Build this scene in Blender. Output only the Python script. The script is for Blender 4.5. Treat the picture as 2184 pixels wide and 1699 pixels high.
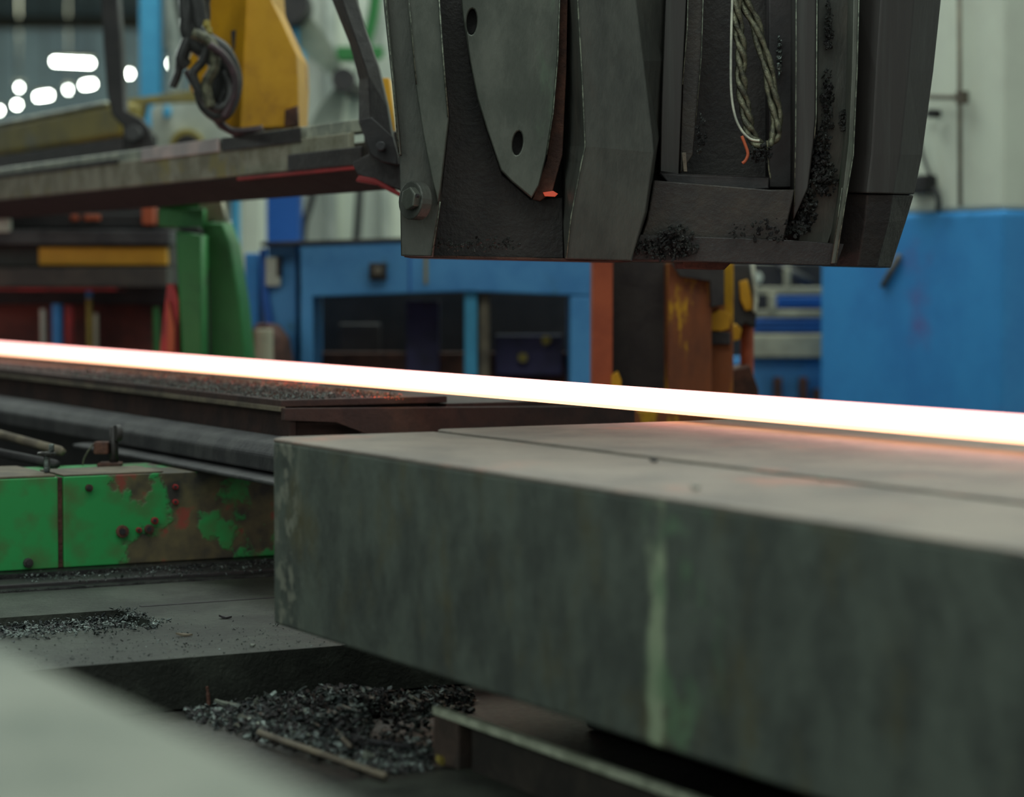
import bpy, bmesh, math, random
from mathutils import Vector, Matrix
S = bpy.context.scene
COL = S.collection
for o in list(bpy.data.objects): bpy.data.objects.remove(o)
random.seed(7)
# ------------------------------------------------------------------ camera, world, lights
F = 5174.0; CX = 1092.0; CY = 849.5; CAMZ = 1.6
TH = math.atan((CY-594)/F)
cam = bpy.data.cameras.new('camera'); camo = bpy.data.objects.new('camera', cam); COL.objects.link(camo)
camo.location = (0,0,CAMZ); camo.rotation_euler = (math.pi/2-TH,0,0)
cam.sensor_width = 36; cam.lens = F/2184*36; cam.clip_start = .05; cam.clip_end = 200
cam.dof.use_dof = True; cam.dof.focus_distance = 5.35; cam.dof.aperture_fstop = 2.3
S.camera = camo
S.view_settings.view_transform = 'Standard'; S.view_settings.look = 'None'
S.view_settings.gamma = 1; S.view_settings.use_curve_mapping = False
S.view_settings.exposure = 0.0
w = bpy.data.worlds.new('world'); S.world = w; w.use_nodes = True
w.node_tree.nodes['Background'].inputs[0].default_value = (.82,.93,.86,1)
w.node_tree.nodes['Background'].inputs[1].default_value = .50
def area(name, loc, size, sy, energy, col=(.88,1,.93), rot=(0,0,0)):
    l = bpy.data.lights.new(name,'AREA'); l.shape='RECTANGLE'; l.size=size; l.size_y=sy; l.energy=energy; l.color=col
    o = bpy.data.objects.new(name,l); COL.objects.link(o); o.location=loc; o.rotation_euler=rot; return o
for k,(x,y) in enumerate(((-3.2,1.6),(-1.6,3.0),(.4,4.2),(2.2,2.4),(-.6,.6))):
    area('glint_strip_light', (x,y,5.6), 2.4, .12, 42, rot=(0,0,.5))  # unseen strips added overhead for sharp glints on the grease
area('hall_fill_light', (.5,11.9,6.9), 9, .8, 260, rot=(math.radians(12),0,0))  # unseen light added to brighten the white back wall
area('side_fill_light', (-5.6,.6,4.3), 3, 1.6, 70, rot=(math.radians(58),0,math.radians(-66)))  # unseen fill added at left to reach the shaded pit rail
area('hall_fill_light', (1.5,9.6,6.6), 7, 3, 330)  # unseen overhead light placed to brighten wall and column
area('hall_fill_light', (-9,24,5.0), 8, 14, 1500)  # unseen area light added to lift the dark far hall
area('hall_fill_light', (-9,48,7.6), 16, 3, 3000, rot=(math.radians(48),0,0))  # unseen tilted light added to brighten the far wall

# ------------------------------------------------------------------ coordinates
D1 = Vector((-.4748,.8801,0)); D2 = Vector((.8801,.4748,0))      # along the hot bar (away), and across it
def ray(px,py):
    a=(px-CX)/F; b=(CY-py)/F; c,s=math.cos(TH),math.sin(TH)
    return Vector((a, c+b*s, -s+b*c))
def P(px,py,Y):
    d=ray(px,py); k=Y/d.y; return Vector((d.x*k,Y,CAMZ+d.z*k))
def G(px,py,z):
    d=ray(px,py); k=(z-CAMZ)/d.z; return Vector((d.x*k,d.y*k,z))
def UV(p): return (p.dot(D1),p.dot(D2))
def W(u,v,z): return D1*u+D2*v+Vector((0,0,z))

# ------------------------------------------------------------------ materials
def new_mat(n):
    m=bpy.data.materials.new(n); m.use_nodes=True; return m,m.node_tree.nodes,m.node_tree.links,m.node_tree.nodes['Principled BSDF']
def lin(c): return tuple(((x/255)/12.92 if x/255<.04045 else ((x/255+.055)/1.055)**2.4) for x in c)+(1,)
MC={}
def M(name, c1, c2=None, scale=6, lo=.4, hi=.6, rough=.6, metal=0, bump=.15, bscale=60, stretch=(1,1,1), c3=None, s3=3, lo3=.56, hi3=.64, spec=.4):
    """paint or metal: c1 mottled with c2, patches of c3, fine relief"""
    if name in MC: return MC[name]
    m,N,L,b=new_mat(name)
    tc=N.new('ShaderNodeTexCoord'); mp=N.new('ShaderNodeMapping'); mp.inputs['Scale'].default_value=stretch
    L.new(tc.outputs['Object'],mp.inputs['Vector'])
    def noise(sc,det=6):
        n=N.new('ShaderNodeTexNoise'); n.inputs['Scale'].default_value=sc; n.inputs['Detail'].default_value=det; n.inputs['Roughness'].default_value=.65
        L.new(mp.outputs[0],n.inputs['Vector']); return n
    def rng(n,a,z):
        r=N.new('ShaderNodeMapRange'); r.inputs[1].default_value=a; r.inputs[2].default_value=z; r.interpolation_type='SMOOTHSTEP'
        L.new(n.outputs[0],r.inputs[0]); return r
    def mix(f,a,bb):
        x=N.new('ShaderNodeMix'); x.data_type='RGBA'; L.new(f.outputs[0],x.inputs[0])
        for i,v in ((6,a),(7,bb)):
            if isinstance(v,tuple): x.inputs[i].default_value=v
            else: L.new(v,x.inputs[i])
        return x.outputs[2]
    c2=c2 or tuple(x*.75 for x in c1)
    out=mix(rng(noise(scale),lo,hi),lin(c1),lin(c2))
    if c3: out=mix(rng(noise(s3,8),lo3,hi3),out,lin(c3))
    L.new(out,b.inputs['Base Color'])
    nb=noise(bscale,4); bp=N.new('ShaderNodeBump'); bp.inputs['Strength'].default_value=bump; bp.inputs['Distance'].default_value=.01
    L.new(nb.outputs[0],bp.inputs['Height']); L.new(bp.outputs[0],b.inputs['Normal'])
    rr=N.new('ShaderNodeMapRange'); rr.inputs[3].default_value=max(.05,rough-.12); rr.inputs[4].default_value=min(1,rough+.12)
    L.new(nb.outputs[0],rr.inputs[0]); L.new(rr.outputs[0],b.inputs['Roughness'])
    b.inputs['Metallic'].default_value=metal; b.inputs['Specular IOR Level'].default_value=spec
    MC[name]=m; return m
def emis(name,col,st):
    m,N,L,b=new_mat(name); b.inputs['Base Color'].default_value=(.02,.02,.02,1)
    b.inputs['Emission Color'].default_value=col+(1,); b.inputs['Emission Strength'].default_value=st; return m

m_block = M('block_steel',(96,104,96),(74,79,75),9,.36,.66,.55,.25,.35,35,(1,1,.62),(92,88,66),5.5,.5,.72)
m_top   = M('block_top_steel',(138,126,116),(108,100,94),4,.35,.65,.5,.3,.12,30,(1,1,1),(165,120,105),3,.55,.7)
m_near  = M('near_steel',(126,129,116),(92,100,88),7,.3,.7,.55,.2,.2,30,(1,1,1),(160,160,152),4,.55,.7)
m_tool  = M('tool_steel',(78,80,75),(58,60,57),9,.35,.65,.5,.35,.18,90,(1,1,.4),(80,76,70),4,.5,.7)
m_toolb = M('tool_steel_worn',(88,91,84),(68,72,66),10,.35,.65,.45,.4,.15,90,(1,1,.4),(84,100,84),6,.55,.7)
m_dark  = M('greasy_black',(60,57,56),(50,47,48),8,.4,.6,.5,.2,.25,60)
m_darkb = M('brown_black',(68,62,57),(54,50,48),8,.4,.6,.55,.2,.25,60)
m_pit   = M('press_black',(50,47,46),(40,38,39),8,.4,.6,.5,.2,.3,70)
m_pitb  = M('press_brown_black',(58,53,48),(46,43,42),8,.4,.6,.5,.2,.3,70)
m_edge  = M('edge_highlight_steel',(120,126,112),(70,74,68),60,.4,.6,.4,.5,.2,120)  # pale tone of the highlights drawn along press head edges
m_shell = M('shell_steel',(56,54,53),(66,67,65),7,.45,.75,.5,.3,.1,80,(6,6,.2))
m_black = M('matt_black',(50,47,48),(40,39,41),9,.4,.6,.6,.1,.2,50)
m_wet   = M('wet_grease',(58,60,58),(36,36,37),20,.4,.6,.22,.5,.9,160)
m_chip  = M('scale_chip',(122,132,128),(48,52,54),24,.35,.6,.3,.7,.5,90)
m_pale  = M('pale_chip',(140,146,134),(100,104,98),20,.35,.6,.45,.3,.3,90)
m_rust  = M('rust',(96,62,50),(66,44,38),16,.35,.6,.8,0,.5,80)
m_redglow=M('red_glow_housing',(112,58,50),(80,48,46),5,.4,.6,.7,0,.2,60)  # red tint stands in for the bar's glow on the stand base
m_brown = M('brown_post_steel',(82,68,62),(64,56,52),8,.4,.6,.6,.1,.3,60)
m_railtop=M('lamplit_rail_top',(206,212,190),(168,174,154),20,.4,.6,.5,.1,.3,60)  # brightened in place of lamplight that the block shuts out
m_inner = M('dull_violet_blue_paint',(64,60,96),(52,50,74),5,.4,.6,.6,0,.1,60)
m_keel  = M('keel_black',(34,34,33),(26,27,27),8,.4,.6,.8,0,.2,60)  # keel colour darkened to hold down the bar's red light
m_rope  = M('wire_rope',(112,112,92),(62,62,54),40,.35,.65,.35,.5,.4,200)
m_white = M('white_wall_paint',(208,214,198),(200,204,190),1.2,.4,.6,.7,0,.05,40)
m_whiteg= M('grey_white_paint',(186,190,178),(160,166,156),3,.4,.6,.7,0,.05,40)
m_blue  = M('blue_paint',(58,144,208),(52,130,196),2.5,.35,.65,.5,0,.06,40,(1,1,1),(92,104,168),2,.56,.75)  # violet patches stand in for the bar's pink cast on the column
m_blue2 = M('machine_blue_paint',(76,144,200),(62,128,188),5,.4,.7,.5,0,.08,40,(1,1,1),(60,110,130),4,.62,.72)
m_navy  = M('deep_blue_paint',(30,92,176),(26,82,160),5,.4,.7,.5,0,.06,40)
m_cyan  = M('light_blue_paint',(70,158,198),(60,144,186),3,.4,.6,.5,0,.05,40)
m_yel   = M('yellow_paint',(206,150,26),(184,130,22),5,.4,.7,.5,0,.1,40,(1,1,1),(130,80,40),5,.58,.72)
m_yeld  = M('dull_yellow_paint',(150,134,62),(120,110,62),5,.4,.7,.6,0,.1,40,(1,1,1),(120,116,92),3,.55,.7)
m_yelrust= M('rusty_yellow_paint',(128,70,36),(96,54,34),7,.4,.7,.7,0,.4,60,(1,1,.35),(190,140,24),8,.5,.58)
m_orange= M('red_lead_paint',(168,82,50),(150,70,44),8,.4,.7,.6,0,.1,60)
m_green = M('green_paint',(44,112,56),(38,92,48),5,.4,.7,.5,0,.1,40,(1,1,1),(50,64,44),4,.58,.7)
m_maroon= M('hot_dark_steel',(72,54,50),(56,45,44),8,.4,.6,.7,.1,.3,60)
m_tan   = M('dusty_tan_steel',(118,108,92),(92,84,74),8,.4,.6,.7,.1,.3,60)
m_rail  = M('grey_rail_steel',(74,73,74),(56,55,58),8,.4,.6,.6,.2,.15,60,(1,1,1))
m_trough= M('worn_trough_paint',(160,156,138),(128,124,104),9,.4,.6,.5,.2,.25,60,(1,1,1),(150,140,90),6,.55,.68)
m_pink  = M('pale_pink_tape',(208,190,186),(178,170,170),9,.4,.6,.6,0,.1,60)
m_silver= M('bright_plate',(196,198,180),(150,154,144),9,.4,.6,.4,.3,.1,60)
m_hose  = M('black_hose_rubber',(60,60,60),(48,48,48),20,.4,.6,.35,0,.2,90)
m_hosep = M('plum_hose_rubber',(74,54,60),(56,46,50),20,.4,.6,.35,0,.2,90)
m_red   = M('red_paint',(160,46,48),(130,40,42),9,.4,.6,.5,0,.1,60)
m_hall  = M('hall_wall_grey',(92,106,108),(80,92,96),.25,.4,.6,.8,0,.05,10)
m_floor = M('shop_floor_concrete',(84,84,80),(60,60,58),1.5,.4,.6,.7,0,.2,30)
m_ceil  = M('hall_roof_sheet',(86,98,98),(70,80,84),.3,.4,.6,.8,0,.05,10)
m_truss = M('truss_steel',(104,100,84),(84,84,76),1,.4,.6,.7,0,.05,10)
m_cream = M('cream_paint',(176,172,150),(150,146,128),5,.4,.6,.6,0,.05,30)
m_plate = M('floor_plate_steel',(68,72,65),(48,50,46),6,.38,.62,.5,.35,.3,90,(1,1,1),(46,48,44),5,.52,.64)
m_bed   = M('oily_bed_steel',(58,55,50),(46,45,43),6,.4,.6,.5,.2,.3,60)
m_lamp  = emis('lamp_tube_glow',(.9,1,.9),45)

# the glowing bar: hotter along its core, slightly yellower low down as steel cools on the rolls
m_hot,N,L,b=new_mat('white_hot_steel'); b.inputs['Base Color'].default_value=(.05,.04,.04,1)
b.inputs['Emission Color'].default_value=(1,.43,.39,1); b.inputs['Emission Strength'].default_value=2.9
m_hotlow=emis('yellow_hot_steel',(1,.48,.27),2.7)
m_ember=emis('red_hot_scale',(1,.10,.03),1.3)

# green box panels: paint flaked to rust, the share of rust growing along the box
def green_panel():
    m,N,L,b=new_mat('flaking_green_paint')
    g=N.new('ShaderNodeNewGeometry')
    dp=N.new('ShaderNodeVectorMath'); dp.operation='DOT_PRODUCT'; dp.inputs[1].default_value=D2; L.new(g.outputs['Position'],dp.inputs[0])
    n=N.new('ShaderNodeTexNoise'); n.inputs['Scale'].default_value=6.5; n.inputs['Detail'].default_value=9; n.inputs['Roughness'].default_value=.6; L.new(g.outputs['Position'],n.inputs['Vector'])
    r=N.new('ShaderNodeMapRange'); r.inputs[1].default_value=1.96; r.inputs[2].default_value=2.06; r.inputs[3].default_value=-.16; r.inputs[4].default_value=.13; L.new(dp.outputs['Value'],r.inputs[0])
    ad=N.new('ShaderNodeMath'); ad.operation='ADD'; L.new(n.outputs[0],ad.inputs[0]); L.new(r.outputs[0],ad.inputs[1])
    k=N.new('ShaderNodeMapRange'); k.inputs[1].default_value=.555; k.inputs[2].default_value=.60; L.new(ad.outputs[0],k.inputs[0])
    n2=N.new('ShaderNodeTexNoise'); n2.inputs['Scale'].default_value=15; n2.inputs['Detail'].default_value=6; L.new(g.outputs['Position'],n2.inputs['Vector'])
    cr=N.new('ShaderNodeValToRGB'); e=cr.color_ramp.elements; e[0].position=.38; e[0].color=lin((50,48,44)); e[1].position=.62; e[1].color=lin((92,84,58))
    x=e.new(.69); x.color=lin((128,62,50)); L.new(n2.outputs[0],cr.inputs[0])
    c2=N.new('ShaderNodeValToRGB'); e=c2.color_ramp.elements; e[0].position=.45; e[0].color=lin((38,140,72)); e[1].position=.75; e[1].color=lin((70,104,56)); L.new(n2.outputs[0],c2.inputs[0])
    mx=N.new('ShaderNodeMix'); mx.data_type='RGBA'; L.new(k.outputs[0],mx.inputs[0]); L.new(c2.outputs[0],mx.inputs[6]); L.new(cr.outputs[0],mx.inputs[7])
    L.new(mx.outputs[2],b.inputs['Base Color'])
    bp=N.new('ShaderNodeBump'); bp.inputs['Strength'].default_value=.5; bp.inputs['Distance'].default_value=.004; bp.invert=True; L.new(k.outputs[0],bp.inputs['Height']); L.new(bp.outputs[0],b.inputs['Normal'])
    b.inputs['Roughness'].default_value=.55; return m
m_gpanel=green_panel()

# ------------------------------------------------------------------ building helpers
def setp(o,label=None,cat=None,group=None,kind=None):
    if label: o['label']=label
    if cat: o['category']=cat
    if group: o['group']=group
    if kind: o['kind']=kind
    return o
def thing(name,label,cat,loc,group=None):
    o=bpy.data.objects.new(name,None); COL.objects.link(o); o.location=loc; o.empty_display_size=.05
    return setp(o,label,cat,group)
def wloc(o):
    l=Vector((0,0,0))
    while o: l=l+Vector(o.location); o=o.parent
    return l
def link(name,me,mat,parent=None,smooth=False):
    """link world-space mesh data as one object; its origin moves to the base centre (top level) or to the parent's origin"""
    if parent: org=wloc(parent)
    else:
        xs=[v.co for v in me.vertices]
        org=Vector((sum(v.x for v in xs)/len(xs),sum(v.y for v in xs)/len(xs),min(v.z for v in xs)))
    me.transform(Matrix.Translation(-org))
    if mat: me.materials.clear(); me.materials.append(mat)
    if smooth:
        for p in me.polygons: p.use_smooth=True
    o=bpy.data.objects.new(name,me); COL.objects.link(o)
    if parent: o.parent=parent
    else: o.location=org
    return o
def from_bm(name,bm,mat,parent=None,smooth=False):
    me=bpy.data.meshes.new(name); bmesh.ops.recalc_face_normals(bm,faces=bm.faces); bm.to_mesh(me); bm.free()
    return link(name,me,mat,parent,smooth)
def hexa(bm,c8,bev=.004):
    vs=[bm.verts.new(c) for c in c8]
    fs=[(0,1,2,3),(7,6,5,4),(0,4,5,1),(1,5,6,2),(2,6,7,3),(3,7,4,0)]
    faces=[bm.faces.new([vs[i] for i in f]) for f in fs]
    if bev>0:
        es=list({e for f in faces for e in f.edges})
        bmesh.ops.bevel(bm,geom=es,offset=bev,segments=2,affect='EDGES',profile=.5)
def uvbox(name,u0,u1,v0,v1,z0,z1,mat,parent=None,bev=.004):
    bm=bmesh.new(); hexa(bm,[W(u0,v0,z0),W(u1,v0,z0),W(u1,v1,z0),W(u0,v1,z0),W(u0,v0,z1),W(u1,v0,z1),W(u1,v1,z1),W(u0,v1,z1)],bev)
    return from_bm(name,bm,mat,parent)
def box(name,x0,x1,y0,y1,z0,z1,mat,parent=None,bev=.004):
    bm=bmesh.new(); hexa(bm,[(x0,y0,z0),(x1,y0,z0),(x1,y1,z0),(x0,y1,z0),(x0,y0,z1),(x1,y0,z1),(x1,y1,z1),(x0,y1,z1)],bev)
    return from_bm(name,bm,mat,parent)
def at(name,x0,y0,x1,y1,Y,t,mat,parent=None,bev=.005):
    """box whose front face stands at distance Y, t deep"""
    a=P(x0,y0,Y); c=P(x1,y1,Y); return box(name,a.x,c.x,Y,Y+t,c.z,a.z,mat,parent,bev)
def prism(name,pts,Y,t,mat,parent=None,holes=(),bev=.003):
    """plate cut to an outline, front face at distance Y, t thick"""
    cu=bpy.data.curves.new('tmp','CURVE'); cu.dimensions='2D'; cu.fill_mode='BOTH'; cu.extrude=t/2-bev; cu.bevel_depth=bev; cu.offset=-bev; cu.bevel_resolution=1
    for loop in [pts]+list(holes):
        s=cu.splines.new('POLY'); s.points.add(len(loop)-1); s.use_cyclic_u=True
        for i,(x,y) in enumerate(loop):
            q=P(x,y,Y); s.points[i].co=(q.x,q.z,0,1)
    ob=bpy.data.objects.new('tmp',cu); me=bpy.data.meshes.new_from_object(ob)
    bpy.data.objects.remove(ob); bpy.data.curves.remove(cu); me.name=name
    me.transform(Matrix.Translation((0,Y+t/2,0))@Matrix.Rotation(math.pi/2,4,'X'))
    return link(name,me,mat,parent)
def vprism(name,pts,u0,u1,mat,parent=None,bev=.003):
    """profile in (v,z) run along the bar direction from u0 to u1"""
    bm=bmesh.new(); a=[bm.verts.new(W(u0,v,z)) for v,z in pts]; c=[bm.verts.new(W(u1,v,z)) for v,z in pts]
    bm.faces.new(a); bm.faces.new(c[::-1]); n=len(pts)
    for i in range(n): bm.faces.new((a[i],a[(i+1)%n],c[(i+1)%n],c[i]))
    if bev: bmesh.ops.bevel(bm,geom=bm.edges[:],offset=bev,segments=2,affect='EDGES',profile=.5)
    return from_bm(name,bm,mat,parent)
def loft(name,rows,mat,parent=None,back=.3,bev=0):
    """faceted casting: rows of (px,py,Y), joined downwards, closed to a flat back"""
    bm=bmesh.new(); R=[]
    for r in rows:
        f=[bm.verts.new(P(*p)) for p in r]
        yb=max(p[2] for p in r)+back
        q0=f[0].co; q1=f[-1].co
        R.append(f+[bm.verts.new((q1.x,yb,q1.z)),bm.verts.new((q0.x,yb,q0.z))])
    for a,c in zip(R,R[1:]):
        n=len(a)
        for i in range(n): bm.faces.new((a[i],a[(i+1)%n],c[(i+1)%n],c[i]))
    bm.faces.new(R[0]); bm.faces.new(R[-1][::-1])
    if bev:
        bmesh.ops.recalc_face_normals(bm,faces=bm.faces)
        es=[e for e in bm.edges if len(e.link_faces)==2 and e.calc_face_angle()>.2]
        bmesh.ops.bevel(bm,geom=es,offset=bev,segments=2,affect='EDGES',profile=.5)
    return from_bm(name,bm,mat,parent)
def smoothpath(pts,n=8):
    out=[]; Q=[pts[0]]+list(pts)+[pts[-1]]
    for i in range(1,len(Q)-2):
        p0,p1,p2,p3=Q[i-1:i+3]
        for k in range(n):
            t=k/n; out.append(.5*((2*p1)+(p2-p0)*t+(2*p0-5*p1+4*p2-p3)*t*t+(3*p1-p0-3*p2+p3)*t**3))
    out.append(pts[-1]); return out
def tube_bm(bm,path,r,seg=8):
    rings=[]; up=Vector((0,-1,.01)).normalized()
    for i,p in enumerate(path):
        t=(path[min(i+1,len(path)-1)]-path[max(i-1,0)]).normalized()
        a=t.cross(up)
        if a.length<.05: a=t.cross(Vector((1,0,0)))
        a.normalize(); c=t.cross(a); rr=r[i] if isinstance(r,list) else r
        rings.append([bm.verts.new(p+(a*math.cos(k*2*math.pi/seg)+c*math.sin(k*2*math.pi/seg))*rr) for k in range(seg)])
    for x,y in zip(rings,rings[1:]):
        for k in range(seg): bm.faces.new((x[k],x[(k+1)%seg],y[(k+1)%seg],y[k]))
    bm.faces.new(rings[0][::-1]); bm.faces.new(rings[-1])
def tube(name,pts,r,mat,parent=None,smooth=True,n=8,seg=10):
    bm=bmesh.new(); tube_bm(bm,smoothpath(pts,n) if smooth else pts,r,seg); return from_bm(name,bm,mat,parent,True)
def cyl(name,c,axis,r,h,mat,parent=None,seg=24,r2=None,bev=.003):
    axis=Vector(axis).normalized(); bm=bmesh.new()
    bmesh.ops.create_cone(bm,cap_ends=True,segments=seg,radius1=r,radius2=r if r2 is None else r2,depth=h)
    if bev:
        es=[e for e in bm.edges if e.calc_face_angle(0)>1]
        bmesh.ops.bevel(bm,geom=es,offset=bev,segments=2,affect='EDGES',profile=.5)
    bm.transform(Matrix.Translation(Vector(c))@Vector((0,0,1)).rotation_difference(axis).to_matrix().to_4x4())
    return from_bm(name,bm,mat,parent)
def oval(cx,cy,rx,ry,rot=0,n=16):
    return [(cx+rx*math.cos(a)*math.cos(rot)-ry*math.sin(a)*math.sin(rot),cy+rx*math.cos(a)*math.sin(rot)+ry*math.sin(a)*math.cos(rot)) for a in [i*2*math.pi/n for i in range(n)]]

# ------------------------------------------------------------------ the hall
def struct(o): o['kind']='structure'; return o
struct(box('floor',-26,12,-3,62,-.2,0,m_floor,bev=0))
struct(box('wall_back',P(602,0,13).x,12,13.3,13.6,0,8.2,m_white,bev=0))
struct(box('wall_far',-26,P(602,0,13).x,62,62.3,0,8.2,m_hall,bev=0))
struct(box('wall_left',-26.3,-26,-3,62,0,8.2,m_hall,bev=0))
struct(box('wall_side',P(602,0,13).x-.15,P(602,0,13).x,13.65,62,0,8.2,m_hall,bev=0))
struct(box('ceiling',-26,12,-3,62,8.2,8.4,m_ceil,bev=0))
# roof trusses seen through the gap at top left
for i,Y in enumerate((28,36,45)):
    r=thing('roof_truss',('nearest','middle','farthest')[i]+' grey steel roof truss spanning high across the hall at upper left','truss',(-12,Y,6.2),'roof trusses across the hall')
    box('lower_chord',-22,-3,Y,Y+.2,6.2,6.42,m_truss,r,.01); box('upper_chord',-22,-3,Y,Y+.2,7.95,8.15,m_truss,r,.01)
    for k in range(5):
        x0=-21.5+k*4-i*1.1; z0,z1=(6.4,8.0) if k%2 else (8.0,6.4)
        tube('diagonal',[Vector((x0,Y+.1,z0)),Vector((x0+4,Y+.1,z1))],.09,m_truss,r,False,seg=6)
# ceiling lamps of the far hall
for (x,y,Y,wd,la) in [(155,131,40,80,'long white tube lamp highest at upper left of the hall'),(40,187,48,5,'small round glowing lamp above the lowest lamp at far left'),
    (36,224,46,6,'small round glowing lamp near the yellow beam at far left'),(93,207,46,28,'short glowing tube lamp second from the left in the low row'),
    (145,192,50,3,'tiny glowing lamp between two short tube lamps'),(188,182,46,22,'short glowing tube lamp just left of the dark post'),
    (276,158,44,6,'round glowing lamp between the dark post and the light blue column'),(380,84,44,5,'small glowing lamp right of the blue column beside the hoses'),
    (366,136,42,6,'round glowing lamp right of the blue column, lower of two'),(-2,236,46,5,'glowing lamp cut by the left frame edge')]:
    a=P(x-wd/2,y,Y); c=P(x+wd/2,y+(4 if wd>60 else -wd*.16),Y); t=thing('ceiling_lamp',la,'lamp',(a+c)/2,'lit lamps of the hall')
    h=.11; mid=(a+c)/2
    box('housing',a.x-.05,c.x+.05,Y-.02,Y+.2,mid.z+.06,mid.z+.12,m_truss,t,.01)
    tube('lamp_tube',[a,c],.035,m_lamp,t,False)
    tube('suspension_rod',[mid+Vector((0,.1,.25)),Vector((mid.x,mid.y+.1,8.2))],.012,m_truss,t,False,seg=6)

# white column with blue lower half at right
cu,cv=UV(P(2140,447,9.5)); zb=P(2140,447,9.5).z; u1=8.67
colm=thing('painted_column','massive column, white above and blue below, at the right edge','column',W(cu+.5,cv+.5,0))
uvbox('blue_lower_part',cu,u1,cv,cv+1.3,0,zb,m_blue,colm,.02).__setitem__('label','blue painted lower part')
uvbox('white_upper_part',cu+.012,u1-.012,cv+.012,cv+1.29,zb,8.2,m_white,colm,.02).__setitem__('label','white painted upper part')
def onc(px,py,off=0):      # point on the column's long face
    d=ray(px,py); k=(cv-off)/d.dot(D2); return Vector((0,0,CAMZ))+d*k
t=thing('conduit','thin grey conduit pipe running down the white column with a side branch','pipe',onc(2048,440,.03))
tube('pipe',[onc(2046,-60,.03),onc(2048,440,.03)],.009,m_tan,t,False); tube('branch',[onc(1975,206,.03),onc(2048,208,.03)],.009,m_tan,t,False)
cyl('junction',onc(2052,208,.03),(0,0,1),.026,.05,m_tan,t,seg=12)
t=thing('switch_box','small dark box with cable loop on the white column beside the press head','box',onc(1975,396,.03))
a=onc(1950,412,0); uvbox('housing',UV(onc(2000,396))[0],UV(onc(1945,396))[0],cv-.07,cv,onc(1975,414).z,onc(1975,374).z,m_black,t,.01)
tube('cable',[onc(1955,270,.04),onc(1968,330,.04),onc(1985,376,.04)],.008,m_hose,t); tube('lower_cable',[onc(1993,400,.05),onc(2002,425,.04),onc(2001,448,.03)],.012,m_hose,t)
t=thing('wall_knob','small dark knob on the white column above the switch box','knob',onc(1990,242,.03)); cyl('knob_body',onc(1992,242,.04),-D2,.018,.05,m_black,t); tube('stem',[onc(1962,244,.02),onc(1992,242,.04)],.007,m_black,t,False)  # small plain knob with a stem on the column face
t=thing('wall_hook','dark stub hook on the column at the right frame edge','hook',W(cu-.05,cv+.25,2.05)); tube('stub',[W(cu,cv+.16,2.06),W(cu-.06,cv+.17,2.05),W(cu-.05,cv+.4,2.045)],.014,m_black,t,False)

# things against the white back wall
box('blue_wall_panel',P(557,0,12.8).x,P(636,0,12.8).x,12.8,13.0,0,P(0,60,12.8).z+.9,m_navy)
setp(bpy.data.objects['blue_wall_panel'],'deep blue upright panel against the white wall above the blue machine','panel')
o=at('white_post',513,-300,553,560,12.2,.3,m_white,None,.02); o.name='white_post'; a=P(513,0,12.2)
bpy.data.objects.remove(o); setp(box('white_post',P(513,0,12.2).x,P(553,0,12.2).x,12.2,12.5,0,P(0,330,12.2).z,m_white),'white square post left of the deep blue panel','post')
for (pts,r,la) in [([(768,400),(764,460),(757,560)],.022,'dark hose hanging down the white wall above the blue machine'),([(672,395),(660,440),(648,480),(643,540)],.02,'thin dark cable drooping beside the deep blue panel'),
    ([(806,-60),(796,30),(778,110),(770,170)],.03,'dark green pipe slanting down the white wall beside the wall fan')]:
    setp(tube('wall_cable',[P(x,y,13.1) for x,y in pts],r,m_hose if 'green' not in la else m_green),la,'cable')
for x,la in ((694,'pale upright trim strip on the white wall, left one'),(812,'pale upright trim strip on the white wall, right one')):
    setp(box('wall_strip',P(x,0,13.2).x,P(x+22,0,13.2).x,13.2,13.3,0,7.5,m_whiteg),la,'strip')
# wall fan
t=thing('wall_fan','large pale wall fan with dark hub and green bracket on the white wall','fan',P(735,172,12.6))
hub=P(735,172,12.5)
cyl('hub',hub,(0,-1,0),.062,.16,m_black,t)
def blade(ang,l):
    bm=bmesh.new(); n=8; fr=[];bk=[]
    for i in range(n+1):
        s=i/n; wd=(.028+.042*math.sin(min(1,s*1.25)*math.pi*.62))*(1 if s<.95 else .75)
        for side,arr in ((1,fr),(-1,bk)):
            q=Vector((s*l+.05,side*.04,side*wd)); q.rotate(Matrix.Rotation(-ang,3,'Y')); arr.append(hub+q)
    v1=[bm.verts.new(p) for p in fr]; v2=[bm.verts.new(p) for p in bk]
    for i in range(n): bm.faces.new((v1[i],v1[i+1],v2[i+1],v2[i]))
    bmesh.ops.solidify(bm,geom=bm.faces[:],thickness=.012)
    return from_bm('blade',bm,m_whiteg,t)
for a in (2.25,4.3,.25): blade(a,.34)
box('bracket',P(714,0,12.55).x,P(815,0,12.55).x,12.62,12.75,P(0,128,12.6).z,P(0,98,12.6).z,m_green,t)['label']='green bracket'
box('wall_arm',hub.x-.04,hub.x+.04,12.58,13.3,hub.z-.03,hub.z+.03,m_black,t)
t=thing('wall_motor','dark round motor on the wall above the yellow machine head, at its right shoulder','motor',P(617,10,12.4)); cyl('motor_body',P(617,12,12.4),(0,-1,0),.11,.3,m_black,t); box('mount',P(602,0,12.4).x,P(634,0,12.4).x,12.5,13.3,P(0,48,12.4).z,P(0,-10,12.4).z,m_black,t)
box('blue_white_cover',P(606,0,12.4).x,P(634,0,12.4).x,12.45,12.9,P(0,190,12.4).z,P(0,56,12.4).z,m_cyan,t)

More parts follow.
